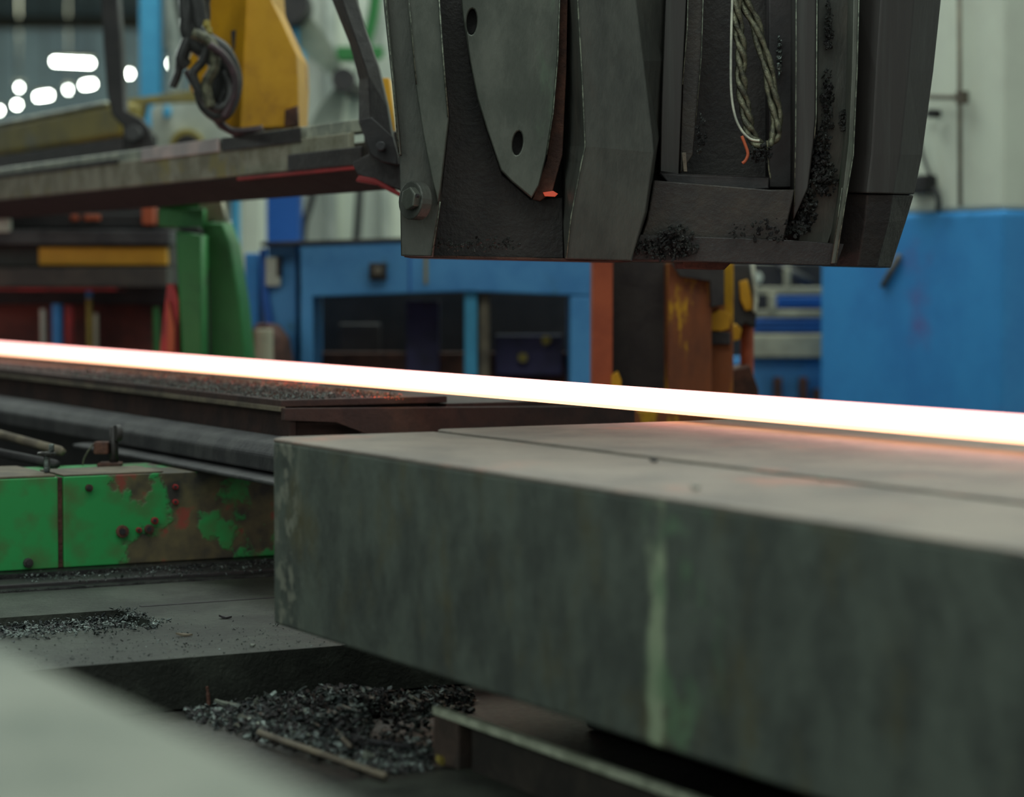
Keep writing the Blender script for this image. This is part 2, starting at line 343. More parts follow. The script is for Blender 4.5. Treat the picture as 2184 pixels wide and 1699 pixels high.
# light blue column
setp(box('light_blue_column',P(296,0,14).x,P(341,0,14).x,14,14.14,0,8.2,m_cyan,bev=.01),'slim light blue steel column rising between the lamps','column')
t=thing('white_conduit','white conduit pipe running beside the light blue column','pipe',P(352,100,14.1)); tube('pipe',[Vector((P(360,0,14.3).x,14.3,8.1)),P(360,-40,14.3),P(362,20,14.3),P(374,90,14.3),P(376,300,14.3),Vector((P(376,0,14.3).x,14.3,.02))],.035,m_whiteg,t)

# grey machine housing with round opening
t=thing('pump_housing','pale grey machine housing with a dark round opening under the light blue column','machine',(P(400,0,11.5).x,11.7,0))
prism('housing',[(322,232),(345,210),(425,205),(470,230),(500,300),(500,420),(322,420)],11.4,.5,m_whiteg,t,holes=[oval(400,312,27,29)],bev=.01)
cyl('opening_ring',P(400,312,11.38),(0,-1,0),.08,.06,m_yeld,t)['label']='tan ring around the opening'
cyl('opening',P(402,314,11.35),(0,-1,0),.06,.08,m_black,t)['label']='dark opening'
box('pedestal',P(330,0,11.4).x,P(490,0,11.4).x,11.45,11.85,0,P(0,412,11.4).z,m_whiteg,t)
prism('inspection_cover',oval(355,238,8,14),11.36,.05,m_cyan,t,bev=.005)
t=thing('yellow_rail','thin yellow rail behind the hoses crossing the light blue column','rail',P(345,215,11.0))
prism('rail_bar',[(268,212),(410,192),(440,200),(440,214),(310,220),(300,262),(268,262)],10.9,.1,m_yeld,t)
box('rail_leg',P(280,0,10.9).x,P(300,0,10.9).x,10.92,10.99,0,P(0,255,10.9).z,m_yeld,t)

# ------------------------------------------------------------------ yellow beam and dark arm, upper left
yu,yv=UV(P(235,225,9.8))
t=thing('yellow_beam','dull yellow lifting beam running out of the frame at upper left','beam',W(yu+2,yv+.1,2.1))
vprism('beam_body',[(yv,2.165),(yv+.09,2.165),(yv+.09,2.30),(yv,2.30)],yu-.12,yu+7,m_yeld,t,.02)
uvbox('bright_top_flange',yu+.05,yu+7,yv-.01,yv+.1,2.302,2.315,m_silver,t)['label']='worn bright top flange'
uvbox('black_under_rail',yu-.3,yu+7,yv+.01,yv+.09,2.06,2.163,m_black,t)['label']='black under rail'
t=thing('dark_arm','dark bent arm hanging down to the end of the yellow beam','arm',P(240,200,9.5))
prism('arm_plate',[(212,-60),(247,-60),(258,90),(266,235),(300,252),(318,275),(330,320),(262,322),(262,270),(238,245),(228,200),(220,90)],9.35,.1,m_black,t,bev=.006)
cyl('pivot_pin',P(285,285,9.32),(0,-1,0),.03,.06,m_rail,t)

# ------------------------------------------------------------------ feed trough
t=thing('feed_trough','long worn steel feed trough slanting past the yellow head at left','trough',W(8,2.9,1.85))
vprism('front_panel',[(2.78,1.912),(2.80,1.912),(2.80,2.0),(2.78,2.0)],6.1,12.5,m_trough,t)
vprism('keel',[(2.785,1.908),(2.90,1.845),(3.02,1.908)],6.0,12.5,m_keel,t)['label']='dark underside keel'
vprism('top_rail',[(2.80,2.002),(2.86,2.002),(2.86,2.037),(2.80,2.037)],6.0,12.5,m_silver,t)['label']='bright top rail'
uvbox('back_panel',6.1,12.5,3.0,3.02,1.912,2.0,m_darkb,t)
uvbox('black_strip',8.0,12.5,2.774,2.781,1.995,2.012,m_black,t,.002)['label']='black strip along the top'  # black band along the panel's upper edge
uvbox('tape_patch',7.05,7.75,2.772,2.779,1.992,2.034,m_pink,t,.002)['label']='pale pink patch'
uvbox('dark_patch',6.42,7.02,2.772,2.779,1.99,2.032,m_dark,t,.002)['label']='dark patch'
uvbox('end_cover',6.0,6.5,2.768,2.781,1.908,1.958,m_dark,t,.004)['label']='dark cover at the end'
uvbox('end_plate',5.97,6.0,2.78,2.98,1.90,2.0,m_darkb,t)
# lip coloured red in place of the bar's glow
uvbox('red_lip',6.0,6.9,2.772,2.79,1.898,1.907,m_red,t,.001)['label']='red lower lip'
# arm linking trough and head
t=thing('link_arm','dark bent link arm between the feed trough and the press head','arm',P(800,300,6.25))
loft('upper_arm',[[(690,-80,6.4),(712,-80,6.3),(748,-80,6.35)],[(708,0,6.4),(730,0,6.3),(760,0,6.35)],[(745,92,6.4),(762,92,6.3),(778,60,6.35)],[(766,170,6.4),(786,165,6.3),(806,140,6.35)],[(765,262,6.4),(790,262,6.3),(826,225,6.35)],[(788,320,6.4),(812,318,6.3),(838,300,6.35)]],m_dark,t,.08,.004)
prism('elbow',[(766,255),(792,250),(838,292),(848,330),(848,352),(815,345),(790,330)],6.24,.08,m_black,t)
prism('lower_arm',[(750,346),(800,322),(858,350),(860,408),(815,392),(762,372)],6.30,.1,m_dark,t)
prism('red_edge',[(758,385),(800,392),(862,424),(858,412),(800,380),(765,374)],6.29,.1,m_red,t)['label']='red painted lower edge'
cyl('pivot_bolt',P(812,312,6.22),(0,-1,0),.012,.03,m_rail,t,seg=12)
setp(prism('yellow_upright',[(808,166),(830,166),(846,318),(838,320),(822,240)],6.9,.12,m_yel),'narrow bright yellow upright squeezed between the link arm and press head','upright')

# ------------------------------------------------------------------ yellow machine head with hoses
t=thing('yellow_machine','yellow chipped machine head with looping hoses above the feed trough','machine',P(530,270,7.6))
loft('head_casting',[[(430,-90,7.594),(527,-90,7.4),(572,-90,7.460)],[(432,0,7.588),(526,0,7.4),(578,0,7.470)],[(425,60,7.598),(524,60,7.4),(606,58,7.510)],[(398,140,7.644),(520,120,7.4),(632,115,7.550)],[(405,192,7.626),(518,190,7.4),(636,170,7.558)],[(452,250,7.524),(514,240,7.4),(637,235,7.565)],[(482,272,7.460),(512,276,7.4),(636,270,7.566)]],m_yel,t,.35,.006)
prism('dark_slot',[(492,66),(506,62),(504,105),(496,108)],7.44,.04,m_black,t,bev=.002)
prism('plum_lip',[(440,240),(470,262),(500,282),(560,272),(560,278),(500,292),(466,274)],7.36,.05,m_hosep,t)['label']='plum coloured lower lip'
prism('rust_patch',[(560,270),(590,240),(634,225),(635,268)],7.525,.05,m_rust,t)['label']='rusty corner patch'
def hose(pts,r,mat=m_hose,Y=7.25): tube('hose',[P(x,y,Y+k*.01) for k,(x,y) in enumerate(pts)],r*1.25,mat,t)
hose([(420,-60),(408,10),(402,60),(420,95),(452,120),(470,160),(462,200),(440,205)],.022)
hose([(445,-60),(430,20),(400,90),(388,125),(398,140)],.016)
hose([(412,-50),(425,30),(440,80),(478,110),(500,165),(492,215),(470,245),(440,225),(428,190)],.019,m_hose,7.2)
hose([(396,-50),(398,40),(430,70),(455,100),(480,130),(484,180),(470,225)],.016)
hose([(424,60),(442,90),(432,130),(412,160),(436,210),(466,232),(490,205),(482,150)],.011,m_hose,7.17)
hose([(398,150),(420,190),(440,225),(470,262),(500,280),(560,274)],.009,m_hosep,7.3)
hose([(446,95),(478,120),(500,160),(499,205),(478,250)],.009,m_hosep,7.12)
hose([(435,-20),(440,40),(425,70),(400,85),(385,120),(380,155),(368,185)],.010)
hose([(410,70),(450,92),(458,140),(440,180),(448,228)],.013,m_rope,7.14)
for x,y in ((440,52),(444,66)): cyl('hose_fitting',P(x,y,7.2),(0,.3,1),.012,.022,m_yeld,t,seg=8)

# ------------------------------------------------------------------ dark roll stand and green frame, middle left
t=thing('roll_stand','dark machine stand with a yellow bar and grey beams left of the green frame','machine',(P(180,0,10.3).x,10.5,0))
RS=lambda n,x0,y0,x1,y1,Y,m,lab=None,d=.25: (lambda o: (o.__setitem__('label',lab) if lab else None, o)[1])(at(n,x0,y0,x1,y1,Y,d,m,t))
RS('back_body',-80,440,372,650,10.6,m_black)
RS('upper_beam',-80,455,352,486,10.3,m_black); RS('grey_beam',-80,490,362,521,10.2,m_rail,'grey steel beam')
RS('middle_housing',-80,522,362,568,10.32,m_darkb); RS('yellow_bar',82,527,355,565,10.25,m_yel,'yellow bar'); RS('lower_beam',-80,570,356,612,10.2,m_darkb)
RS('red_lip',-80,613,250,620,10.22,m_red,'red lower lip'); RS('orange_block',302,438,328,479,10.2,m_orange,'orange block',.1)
RS('white_label_plate',-20,466,20,494,10.18,m_white,'white plate',.05)
for x in (150,178,196): RS('small_orange_part',x,458,x+16,470,10.27,m_orange,None,.03)
box('base',P(-80,0,10.6).x,P(372,0,10.6).x,10.75,11.1,0,P(0,648,10.6).z,m_redglow,t)
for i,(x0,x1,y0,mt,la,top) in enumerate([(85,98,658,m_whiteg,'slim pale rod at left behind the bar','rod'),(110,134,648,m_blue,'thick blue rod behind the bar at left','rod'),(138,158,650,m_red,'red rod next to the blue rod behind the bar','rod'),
      (184,196,636,m_yeld,'short yellow rod with blue cap behind the bar','rod'),(199,209,668,m_cream,'cream rod beside the yellow one','rod'),(326,339,655,m_green,'thin bright green rod beside the red stand','rod')]):
    a=P((x0+x1)/2,y0,10.4); r=(P(x1,0,10.4).x-P(x0,0,10.4).x)/2
    q=thing('upright_rod',la,'rod',(a.x,a.y,0),'rods standing behind the glowing bar'); cyl('shaft',(a.x,a.y,a.z/2),(0,0,1),r,a.z,mt,q,seg=14)
    if 'cap' in la: cyl('cap',(a.x,a.y,a.z+.02),(0,0,1),r*1.1,.04,m_blue,q,seg=14)['label']='blue cap'
t=thing('red_stand','red tapering stand leaning against the green frame','stand',(P(362,0,8.3).x,8.35,0))
prism('stand_front',[(356,605),(372,605),(381,640),(382,1480),(330,1480),(340,760)],8.22,.08,m_red,t); prism('stand_rib',[(358,640),(372,700),(368,900),(352,900)],8.19,.03,m_orange,t)
t=thing('green_press','tall green machine frame with stepped top left of the blue machine','frame',(P(430,0,8.3).x,8.5,0))
prism('stepped_cap',[(338,446),(434,444),(434,482),(418,500),(392,500),(374,484),(338,482)],8.35,.3,m_green,t)
prism('front_column',[(374,492),(430,500),(434,770),(436,1480),(386,1480),(386,770)],8.22,.25,m_green,t,bev=.01)
prism('slanted_side',[(428,474),(476,474),(492,520),(512,640),(526,770),(540,1480),(436,1480)],8.4,.3,m_green,t,bev=.01)
prism('dark_gap',[(420,500),(440,502),(448,770),(448,1400),(436,1400)],8.36,.1,m_dark,t)
prism('black_slot',[(376,484),(424,484),(430,500),(400,502)],8.3,.1,m_black,t)
t=thing('green_canister','green canister lying on top of the green frame','canister',P(385,444,8.6)); cyl('canister_body',P(386,441,8.6),(1,0,0),.03,.14,m_green,t)
setp(prism('white_cloth',[(424,420),(470,418),(480,470),(462,478),(452,468),(440,478),(426,470)],8.45,.1,m_cream),'cream cloth bundled on top of the green frame','cloth')
setp(prism('hanging_rag',[(480,470),(492,470),(500,540),(518,580),(524,606),(510,616),(500,590),(490,540)],8.72,.03,m_whiteg),'long whitish rag hanging beside the slanted green frame','rag')
setp(at('grey_post',488,418,505,560,11,.1,m_cyan),'slim grey blue post behind the hanging rag','post')
bpy.data.objects.remove([o for o in bpy.data.objects if o.name=='grey_post'][0]); setp(box('grey_post',P(490,0,11).x,P(505,0,11).x,11,11.1,0,P(0,400,11).z,m_cyan),'slim grey blue post behind the hanging rag','post')

# ------------------------------------------------------------------ blue machine, middle
t=thing('blue_machine','large blue machine frame with two dark openings behind the glowing bar','machine',(P(900,0,9.5).x,9.8,0))
B=lambda n,x0,y0,x1,y1,Y,m,d=.3,lab=None,bev=.006: (lambda o:(o.__setitem__('label',lab) if lab else None,o)[1])(at(n,x0,y0,x1,y1,Y,d,m,t,bev))
prism('top_beam',[(640,522),(870,514),(1266,530),(1266,632),(1000,622),(640,634)],9.5,.5,m_blue2,t,bev=.008)
prism('top_trim',[(556,516),(870,506),(870,514),(556,524)],9.48,.5,m_dark,t,bev=.002)['label']='dark top edge'
B('left_column',640,630,670,1480,9.5,m_blue2,.5); B('left_cabinet',572,522,636,1480,9.6,m_blue2,.5); B('side_panel',522,540,556,1480,9.7,m_blue,.5)
prism('dark_brace',[(553,530),(566,530),(575,640),(600,790),(584,790),(560,650)],9.58,.05,m_navy,t)['label']='deep blue slanted brace'
B('cabinet_plate',566,548,598,610,9.55,m_whiteg,.05,'grey plate'); B('plate_side_box',590,545,600,590,9.54,m_black,.05)  # small black box at the right of the grey plate
B('right_column',1215,632,1266,1480,9.5,m_blue2,.5); B('inner_post',990,622,1018,1480,9.55,m_cyan,.2,'light blue post'); 
cyl('tan_pipe',P(1031,0,9.6)*Vector((1,1,0)) if False else (P(1031,0,9.6).x,9.6,(P(0,625,9.6).z)/2),(0,0,1),.025,P(0,625,9.6).z,m_tan,t)['label']='tan pipe'
B('opening_back',668,620,1218,1480,10.3,m_black,.1); B('inner_panel',866,640,938,1480,9.93,m_inner,.1,'dull violet blue inner panel'); B('inner_box',1056,715,1200,800,9.9,m_inner,.15,'dull violet blue inner box')
B('inner_cabinet',722,690,812,1480,10.15,m_dark,.1)
for x,y in ((1115,762),(1165,725)): cyl('inner_knob',P(x,y,9.87),(0,-1,0),.02,.04,m_yeld,t,seg=12)
B('red_glow_sill',672,752,1212,1480,9.95,m_rust,.1,'added red-brown panel for the red glow'); B('seam',872,520,876,622,9.495,m_navy,.02,None,.001); B('upper_sliver',905,545,912,606,9.492,m_yeld,.01,None,.001)  # red-brown panel added for the bar's glow low in the opening
bb=at('switch_body',787,560,824,597,9.44,.06,m_black,t); cyl('switch_button',P(805,579,9.43),(0,-1,0),.016,.03,m_tan,bb,seg=14)
t=thing('white_roll','pale roll standing at the foot of the blue machine beside the green frame','roll',(P(558,0,9.1).x,9.1,0)); cyl('roll_body',(P(559,0,9.1).x,9.1,P(0,702,9.1).z/2+.0),(0,0,1),.035,P(0,702,9.1).z,m_cream,t)
t=thing('brown_sack','dark brown lumpy sack behind the pale roll','sack',(P(590,0,9.3).x,9.3,0))
loft('sack_body',[[(545,690,9.35),(570,688,9.25),(590,692,9.35)],[(530,720,9.35),(575,710,9.2),(612,722,9.35)],[(522,780,9.35),(575,780,9.18),(622,780,9.35)],[(515,1500,9.35),(575,1500,9.1),(630,1500,9.35)]],m_rust,t,.12,.01)

# ------------------------------------------------------------------ rusty steel column behind the bar
t=thing('rusty_column','upright steel column with orange flange, dark web and rusty yellow flange','column',(P(1390,0,7.4).x,7.5,0))
B=lambda n,x0,y0,x1,y1,Y,m,d=.3,lab=None,bev=.004: (lambda o:(o.__setitem__('label',lab) if lab else None,o)[1])(at(n,x0,y0,x1,y1,Y,d,m,t,bev))
B('left_flange',1265,440,1305,1700,7.35,m_orange,.25,'orange painted flange'); B('web',1303,440,1428,1700,7.5,m_dark,.03,'dark web')
B('right_flange',1426,560,1514,1700,7.3,m_yelrust,.25,'rusty yellow flange'); B('side_strip',1514,560,1560,1700,7.38,m_yelrust,.1)
prism('torn_edge',[(1304,800),(1318,792),(1326,812),(1322,845),(1304,845)],7.34,.05,m_yel,t)['label']='yellow torn edge'
prism('dark_gusset',[(1430,555),(1545,555),(1545,650),(1516,655),(1514,600),(1450,590)],7.26,.1,m_dark,t)
prism('yellow_flakes',[(1512,672),(1535,660),(1558,668),(1556,700),(1540,706),(1514,704)],7.36,.04,m_yel,t,bev=.002)['label']='yellow flaking paint'
B('dark_foot',1516,708,1558,735,7.36,m_dark,.05)
prism('base_plate',[(1265,868),(1290,876),(1560,880),(1620,895),(1620,1700),(1265,1700)],7.2,.12,m_yelrust,t)
t=thing('rusty_pipe','flaking rusty pipe with yellow patches right of the steel column','pipe',(P(1590,0,7.8).x,7.8,0))
cyl('pipe_body',(P(1600,0,7.8).x,7.85,P(0,650,7.8).z/2),(0,0,1),.022,P(0,650,7.8).z,m_orange,t)['label']='red brown pipe'
prism('upper_casing',[(1560,560),(1600,560),(1614,640),(1612,700),(1590,690),(1560,720)],7.75,.15,m_dark,t,bev=.008)
prism('yellow_patch',[(1578,600),(1594,596),(1604,640),(1606,660),(1590,662),(1580,640)],7.73,.04,m_yel,t)['label']='yellow patch'
prism('lower_patch',[(1556,700),(1570,690),(1582,702),(1578,724),(1560,728)],7.7,.04,m_yel,t)['label']='small yellow patch'
prism('shiny_hose',[(1602,560),(1610,560),(1618,640),(1614,668),(1606,664),(1608,620)],7.7,.03,m_silver,t)['label']='shiny pale edge'
prism('rust_foot',[(1560,790),(1600,780),(1618,830),(1622,1700),(1556,1700)],7.7,.25,m_rust,t)
# machine behind the gap
t=thing('cream_railed_machine','blue machine with cream rails in the gap left of the big column','machine',(P(1680,0,11).x,11.2,0))
B=lambda n,x0,y0,x1,y1,Y,m,d=.3,lab=None,bev=.006: (lambda o:(o.__setitem__('label',lab) if lab else None,o)[1])(at(n,x0,y0,x1,y1,Y,d,m,t,bev))
B('body',1560,765,1800,1350,11,m_blue2,.5,'blue body'); B('cream_beam',1600,714,1800,762,10.9,m_cream,.3,'cream beam'); B('back_panel',1540,560,1800,765,11.3,m_black,.1)
B('upper_rail',1600,612,1800,628,10.95,m_cream,.06,'cream rail'); B('lower_rail',1600,660,1800,676,10.95,m_cream,.06,'cream rail'); B('blue_cylinder',1600,682,1800,708,11.05,m_navy,.15,'deep blue cylinder')
B('upper_cylinder',1660,632,1800,655,11.1,m_navy,.12)
for x in (1640,): B('short_post',x,626,x+16,662,10.93,m_cream,.05,'cream post')
cyl('ball_knob',P(1614,592,10.9),(0,-1,0),.024,.04,m_white,t)['label']='white knob'
B('spindle',1674,570,1686,612,10.95,m_cream,.04); tube('cross_brace',[P(1650,560,11.2),P(1735,606,11.2)],.02,m_rail,t,False)
for x,h in ((1660,805),(1715,805),(1745,830)): B('dark_fitting',x-8,h,x+8,h+60,10.9,m_rust,.08)
setp(tube('thin_rod',[onc(1918,545,.012),onc(1882,610,.012)],.012,m_tan,None,False),'short thin rod pointing down beside the press head against the blue column','rod')

# ------------------------------------------------------------------ the press head hanging in the middle
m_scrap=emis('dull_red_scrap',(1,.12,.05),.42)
t=thing('press_head','huge dark greasy press head hanging above the glowing bar','press',P(1400,556,5.6))
loft('core_body',[[(846,-260,5.58),(1995,-260,5.58)],[(862,150,5.58),(1975,150,5.58)],[(868,400,5.58),(1925,400,5.58)],[(866,546,5.58),(1890,566,5.58)]],m_pit,t,.45,.004)
prism('left_plate',[(812,-90),(822,40),(838,180),(852,330),(855,545),(921,547),(938,430),(940,250),(915,-90)],5.34,.24,m_tool,t)
prism('left_cover_strip',[(862,-90),(872,40),(886,180),(903,290),(922,385),(934,436),(940,400),(957,252),(945,120),(930,-90)],5.31,.05,m_toolb,t)['label']='lighter bevelled cover strip'
prism('outer_trim',[(810,-90),(819,20),(835,170),(850,330),(856,330),(842,170),(828,20),(820,-90)],5.32,.06,m_toolb,t,bev=.002)
wash=cyl('anchor_washer',P(886,428,5.30),(-.72,-.62,.05),.042,.03,m_tool,t); cyl('anchor_nut',P(881,424,5.28),(-.72,-.62,.05),.026,.03,m_toolb,wash,seg=6)
for a in (.4,2.5,4.6):
    q=P(881,424,5.265)+Vector((.62*math.cos(a)*.017,-.72*math.cos(a)*.017,math.sin(a)*.017)); cyl('pin_hole',q,(-.72,-.62,.05),.004,.006,m_black,wash,seg=8,bev=0)
prism('dark_web',[(925,-90),(985,-90),(1003,130),(1035,262),(1072,372),(1132,424),(1200,420),(1203,552),(920,547),(938,430),(957,252)],5.47,.1,m_pit,t)
prism('lobe_plate',[(978,-90),(986,30),(1002,130),(1018,210),(1040,280),(1068,362),(1090,385),(1134,422),(1150,395),(1166,330),(1180,240),(1190,120),(1197,-90)],5.38,.05,m_toolb,t,
      holes=[oval(1006,46,11,28,.05),oval(1104,305,11,26,.12)[::1]],bev=.003)['label']='pale rounded plate with two oval holes'
for x,y in ((1006,46),(1104,305)): prism('hole_sleeve',oval(x,y,12,28,.08),5.425,.02,m_black,t,bev=.001)
prism('lobe_side',[(1197,-90),(1188,120),(1180,240),(1166,340),(1136,424),(1152,428),(1178,410),(1200,330),(1208,150),(1212,-90)],5.41,.07,m_rust,t,bev=.002)['label']='rust brown edge of the rounded plate'
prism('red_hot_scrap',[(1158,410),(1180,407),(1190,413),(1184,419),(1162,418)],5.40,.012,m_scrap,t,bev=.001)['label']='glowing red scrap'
loft('wedge_plate',[[(1204,-100,5.50),(1228,-100,5.28),(1350,-100,5.34),(1428,-100,5.48)],[(1204,0,5.50),(1232,0,5.28),(1356,0,5.34),(1428,0,5.48)],[(1205,150,5.50),(1241,150,5.28),(1372,130,5.34),(1420,130,5.48)],
      [(1202,310,5.50),(1248,312,5.28),(1392,290,5.34),(1408,290,5.48)],[(1200,345,5.50),(1240,348,5.281),(1395,325,5.34),(1402,325,5.48)],[(1200,460,5.50),(1218,462,5.287),(1376,455,5.342),(1384,455,5.48)],[(1203,551,5.50),(1208,552,5.295),(1346,556,5.345),(1352,556,5.48)]],m_tool,t,.08,.003)
prism('lower_panel',[(1348,556),(1380,470),(1396,384),(1640,404),(1694,404),(1690,430),(1660,562)],5.40,.2,m_pitb,t)
prism('lower_band',[(1346,553),(1366,500),(1690,512),(1800,520),(1784,567)],5.385,.03,m_pit,t,bev=.002)
# recessed box with stepped jambs
prism('outer_jamb',[(1424,-90),(1468,-90),(1455,180),(1448,372),(1408,366),(1412,200)],5.44,.14,m_shell,t,bev=.002)
prism('inner_jamb',[(1470,-90),(1502,-90),(1496,120),(1484,260),(1478,330),(1450,372),(1456,180)],5.47,.1,m_pitb,t,bev=.002)
prism('recess_sill',[(1408,368),(1450,372),(1640,378),(1640,402),(1560,408),(1430,396)],5.42,.1,m_black,t,bev=.003)
prism('jamb_strip',[(1455,325),(1463,325),(1466,366),(1458,366)],5.43,.02,m_tan,t,bev=.001)
prism('slide_strip',[(1640,-90),(1690,-90),(1688,400),(1640,400)],5.50,.08,m_black,t,bev=.003)
prism('slide_rail',[(1697,-90),(1742,-90),(1740,250),(1736,300),(1724,400),(1692,470),(1696,300)],5.42,.16,m_shell,t)['label']='upright slide rail'
prism('grease_channel_plate',[(1745,-90),(1818,-90),(1812,200),(1808,300),(1784,470),(1760,540),(1700,520),(1728,400),(1742,290)],5.46,.12,m_tool,t)
prism('thin_rib',[(1822,-90),(1834,-90),(1828,150),(1820,330),(1803,430),(1783,562),(1772,562),(1795,430),(1810,300),(1817,150)],5.37,.1,m_toolb,t,bev=.002)['label']='pale thin rib'
loft('outer_shell',[[(1830,-100,5.44),(1880,-100,5.39),(1950,-100,5.41),(2012,-100,5.52)],[(1826,0,5.44),(1880,0,5.39),(1950,0,5.41),(2007,0,5.52)],[(1824,150,5.44),(1870,150,5.39),(1938,150,5.41),(1991,150,5.52)],
      [(1817,330,5.44),(1860,330,5.39),(1920,330,5.41),(1967,330,5.52)],[(1808,410,5.44),(1850,412,5.39),(1905,413,5.41),(1950,414,5.52)]],m_shell,t,.2,.003)
loft('shell_skirt',[[(1806,412,5.45),(1850,414,5.41),(1905,415,5.43),(1949,416,5.54)],[(1796,470,5.46),(1845,472,5.42),(1895,474,5.44),(1933,470,5.55)],[(1781,567,5.48),(1830,568,5.44),(1870,569,5.46),(1900,571,5.57)]],m_pit,t,.15,.003)['label']='darker lower skirt'
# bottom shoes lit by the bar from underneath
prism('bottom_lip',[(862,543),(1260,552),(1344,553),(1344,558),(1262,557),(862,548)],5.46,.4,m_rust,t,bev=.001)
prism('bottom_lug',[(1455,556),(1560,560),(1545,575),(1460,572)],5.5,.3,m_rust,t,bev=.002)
def edge(pts,r=.0016,mat=None):  # thin tubes that draw light catching on the head's edges
    o=tube('edge_highlight',[P(*p) for p in pts],r,mat or m_edge,t,False,seg=5); o['label']='thin line drawn as an edge highlight'
edge([(931,-80,5.305),(945,120,5.305),(956,250,5.305)],.0022); edge([(939,430,5.305),(930,490,5.335),(920,545,5.335)],.0016)
edge([(1196,-80,5.378),(1190,120,5.378),(1180,240,5.378),(1166,330,5.378)],.002)
edge([(1228,-90,5.278),(1232,0,5.278),(1241,150,5.278),(1248,312,5.278),(1240,348,5.279),(1218,462,5.285),(1208,550,5.293)],.0018)
edge([(1469,-80,5.435),(1466,60,5.435),(1456,180,5.435)],.0013); edge([(1502,-80,5.465),(1496,120,5.465),(1484,260,5.465)],.0012)
edge([(1698,-80,5.415),(1698,150,5.415),(1697,300,5.415),(1694,440,5.415)],.0015); edge([(1743,-80,5.415),(1741,250,5.415),(1737,295,5.415)],.0016)
edge([(1834,-80,5.367),(1828,150,5.367),(1820,330,5.367),(1803,430,5.367),(1783,560,5.367)],.0016); edge([(1796,400,5.365),(1782,500,5.365)],.001)
edge([(818,-60,5.318),(824,20,5.318),(838,170,5.318),(850,325,5.318)],.0016); edge([(866,-60,5.306),(876,40,5.306),(888,180,5.306)],.0014)
edge([(1408,368,5.415),(1450,372,5.415),(1640,378,5.415)],.0012,m_pit)
def lumps(name,spots,n,parent,mat,Y=5.4,smin=.0025,smax=.008,kind='stuff'):
    bm=bmesh.new(); smin*=.6; smax*=.72
    for (cx,cy,rx,ry,frac) in spots:
        for i in range(int(n*frac*1.6)):
            a=random.random()*6.28; r=random.random()**.6
            p=P(cx+rx*r*math.cos(a),cy+ry*r*math.sin(a),Y+random.uniform(-.012,.012))
            s=random.uniform(smin,smax); m=Matrix.Translation(p)@Matrix.Rotation(random.random()*6,4,Vector((random.random(),random.random(),1)))@Matrix.Diagonal((s,s*random.uniform(.4,1),s*random.uniform(.5,1.8),1))
            g=bmesh.ops.create_icosphere(bm,subdivisions=1,radius=1,matrix=m)
            for v in g['verts']: v.co+=Vector((random.uniform(-1,1),random.uniform(-1,1),random.uniform(-1,1)))*s*.25
    o=from_bm(name,bm,mat,parent); o['kind']=kind; return o
lumps('grease_clumps',[(1765,230,14,90,.7),(1800,255,10,22,.3),(1740,330,30,60,1),(1760,380,28,40,.7),(1720,440,22,60,.8),(1694,485,28,14,.6),(1768,60,10,60,.4)],170,t,m_wet,5.44)
lumps('grease_crust',[(1420,530,70,24,1.6),(1440,500,40,20,.5),(1640,490,90,25,.35),(1495,290,12,50,.25),(1000,520,120,16,.5)],120,t,m_wet,5.375)
lumps('grease_drips',[(1662,120,4,50,1)],40,t,m_chip,5.49,.003,.007)
# wire rope loop hanging in the recess
t=thing('rope_loop','twisted wire rope loop hanging in the dark recess of the press head','rope',P(1610,340,5.42))
pathL=smoothpath([P(x,y,5.42) for x,y in [(1572,-70),(1570,10),(1576,70),(1582,120),(1580,170),(1588,220),(1596,265),(1606,295),(1622,312)]],14)
pathR=smoothpath([P(x,y,5.43) for x,y in [(1572,-60),(1592,10),(1614,60),(1634,130),(1646,190),(1655,240),(1656,280),(1644,305),(1622,315)]],14)
def strands(path,r,turns,name,sr):
    for k in range(3):
        pts=[]
        for i,p in enumerate(path):
            a=turns*i/len(path)*2*math.pi+k*2.094
            pts.append(p+Vector((math.cos(a)*r,math.sin(a)*r*.8,math.sin(a+1)*r*.4)))
        tube(name,pts,[sr*(.75+.35*abs(math.sin(i*.23+k))) for i in range(len(pts))],m_rope,t,False,seg=7)
strands(pathL,.0075,3.2,'strand',.0068); strands(pathR,.0085,1.6,'strand',.0068)
tube('guide_wire',[P(x,y,5.41) for x,y in [(1564,-70),(1560,60),(1559,180),(1566,240),(1580,275),(1600,296),(1620,300)]],.003,m_silver,t)['label']='thin bright wire'
tube('loose_end',[P(x,y,5.40) for x,y in [(1582,290),(1590,310),(1595,328),(1590,342),(1583,348)]],[.0035]*33,m_orange,t)['label']='orange loose end'
tube('hanging_wire',[P(x,y,5.41) for x,y in [(1636,300),(1638,330),(1640,360),(1644,382)]],.0022,m_rope,t)
lumps('rope_grime',[(1625,325,26,22,1)],40,t,m_wet,5.41,.003,.008)

# ------------------------------------------------------------------ the glowing bar
def barframe(px,py): return G(px,py,1.32)
A=barframe(0,757); Bq=barframe(2184,948); dr=(A-Bq).normalized(); A2=A+dr*3; B2=Bq-dr*1.6
side=Vector((dr.y,-dr.x,0)); side=side if side.dot(D2)>0 else -side
def barbox(name,z0,z1,s0,s1,mat,parent,bev):
    bm=bmesh.new(); c=[]
    for z in (z0,z1):
        for e,s in ((B2,s0),(A2,s0),(A2,s1),(B2,s1)): q=e+side*s; c.append(Vector((q.x,q.y,z)))
    hexa(bm,c,bev); return from_bm(name,bm,mat,parent)
t=thing('glowing_bar','white hot steel bar glowing across the whole frame','bar',(A2+B2)/2)
barbox('hot_core',1.3275,1.368,0,.046,m_hot,t,.004); barbox('cooler_underside',1.32,1.3272,.001,.045,m_hotlow,t,.002)['label']='yellower lower edge'

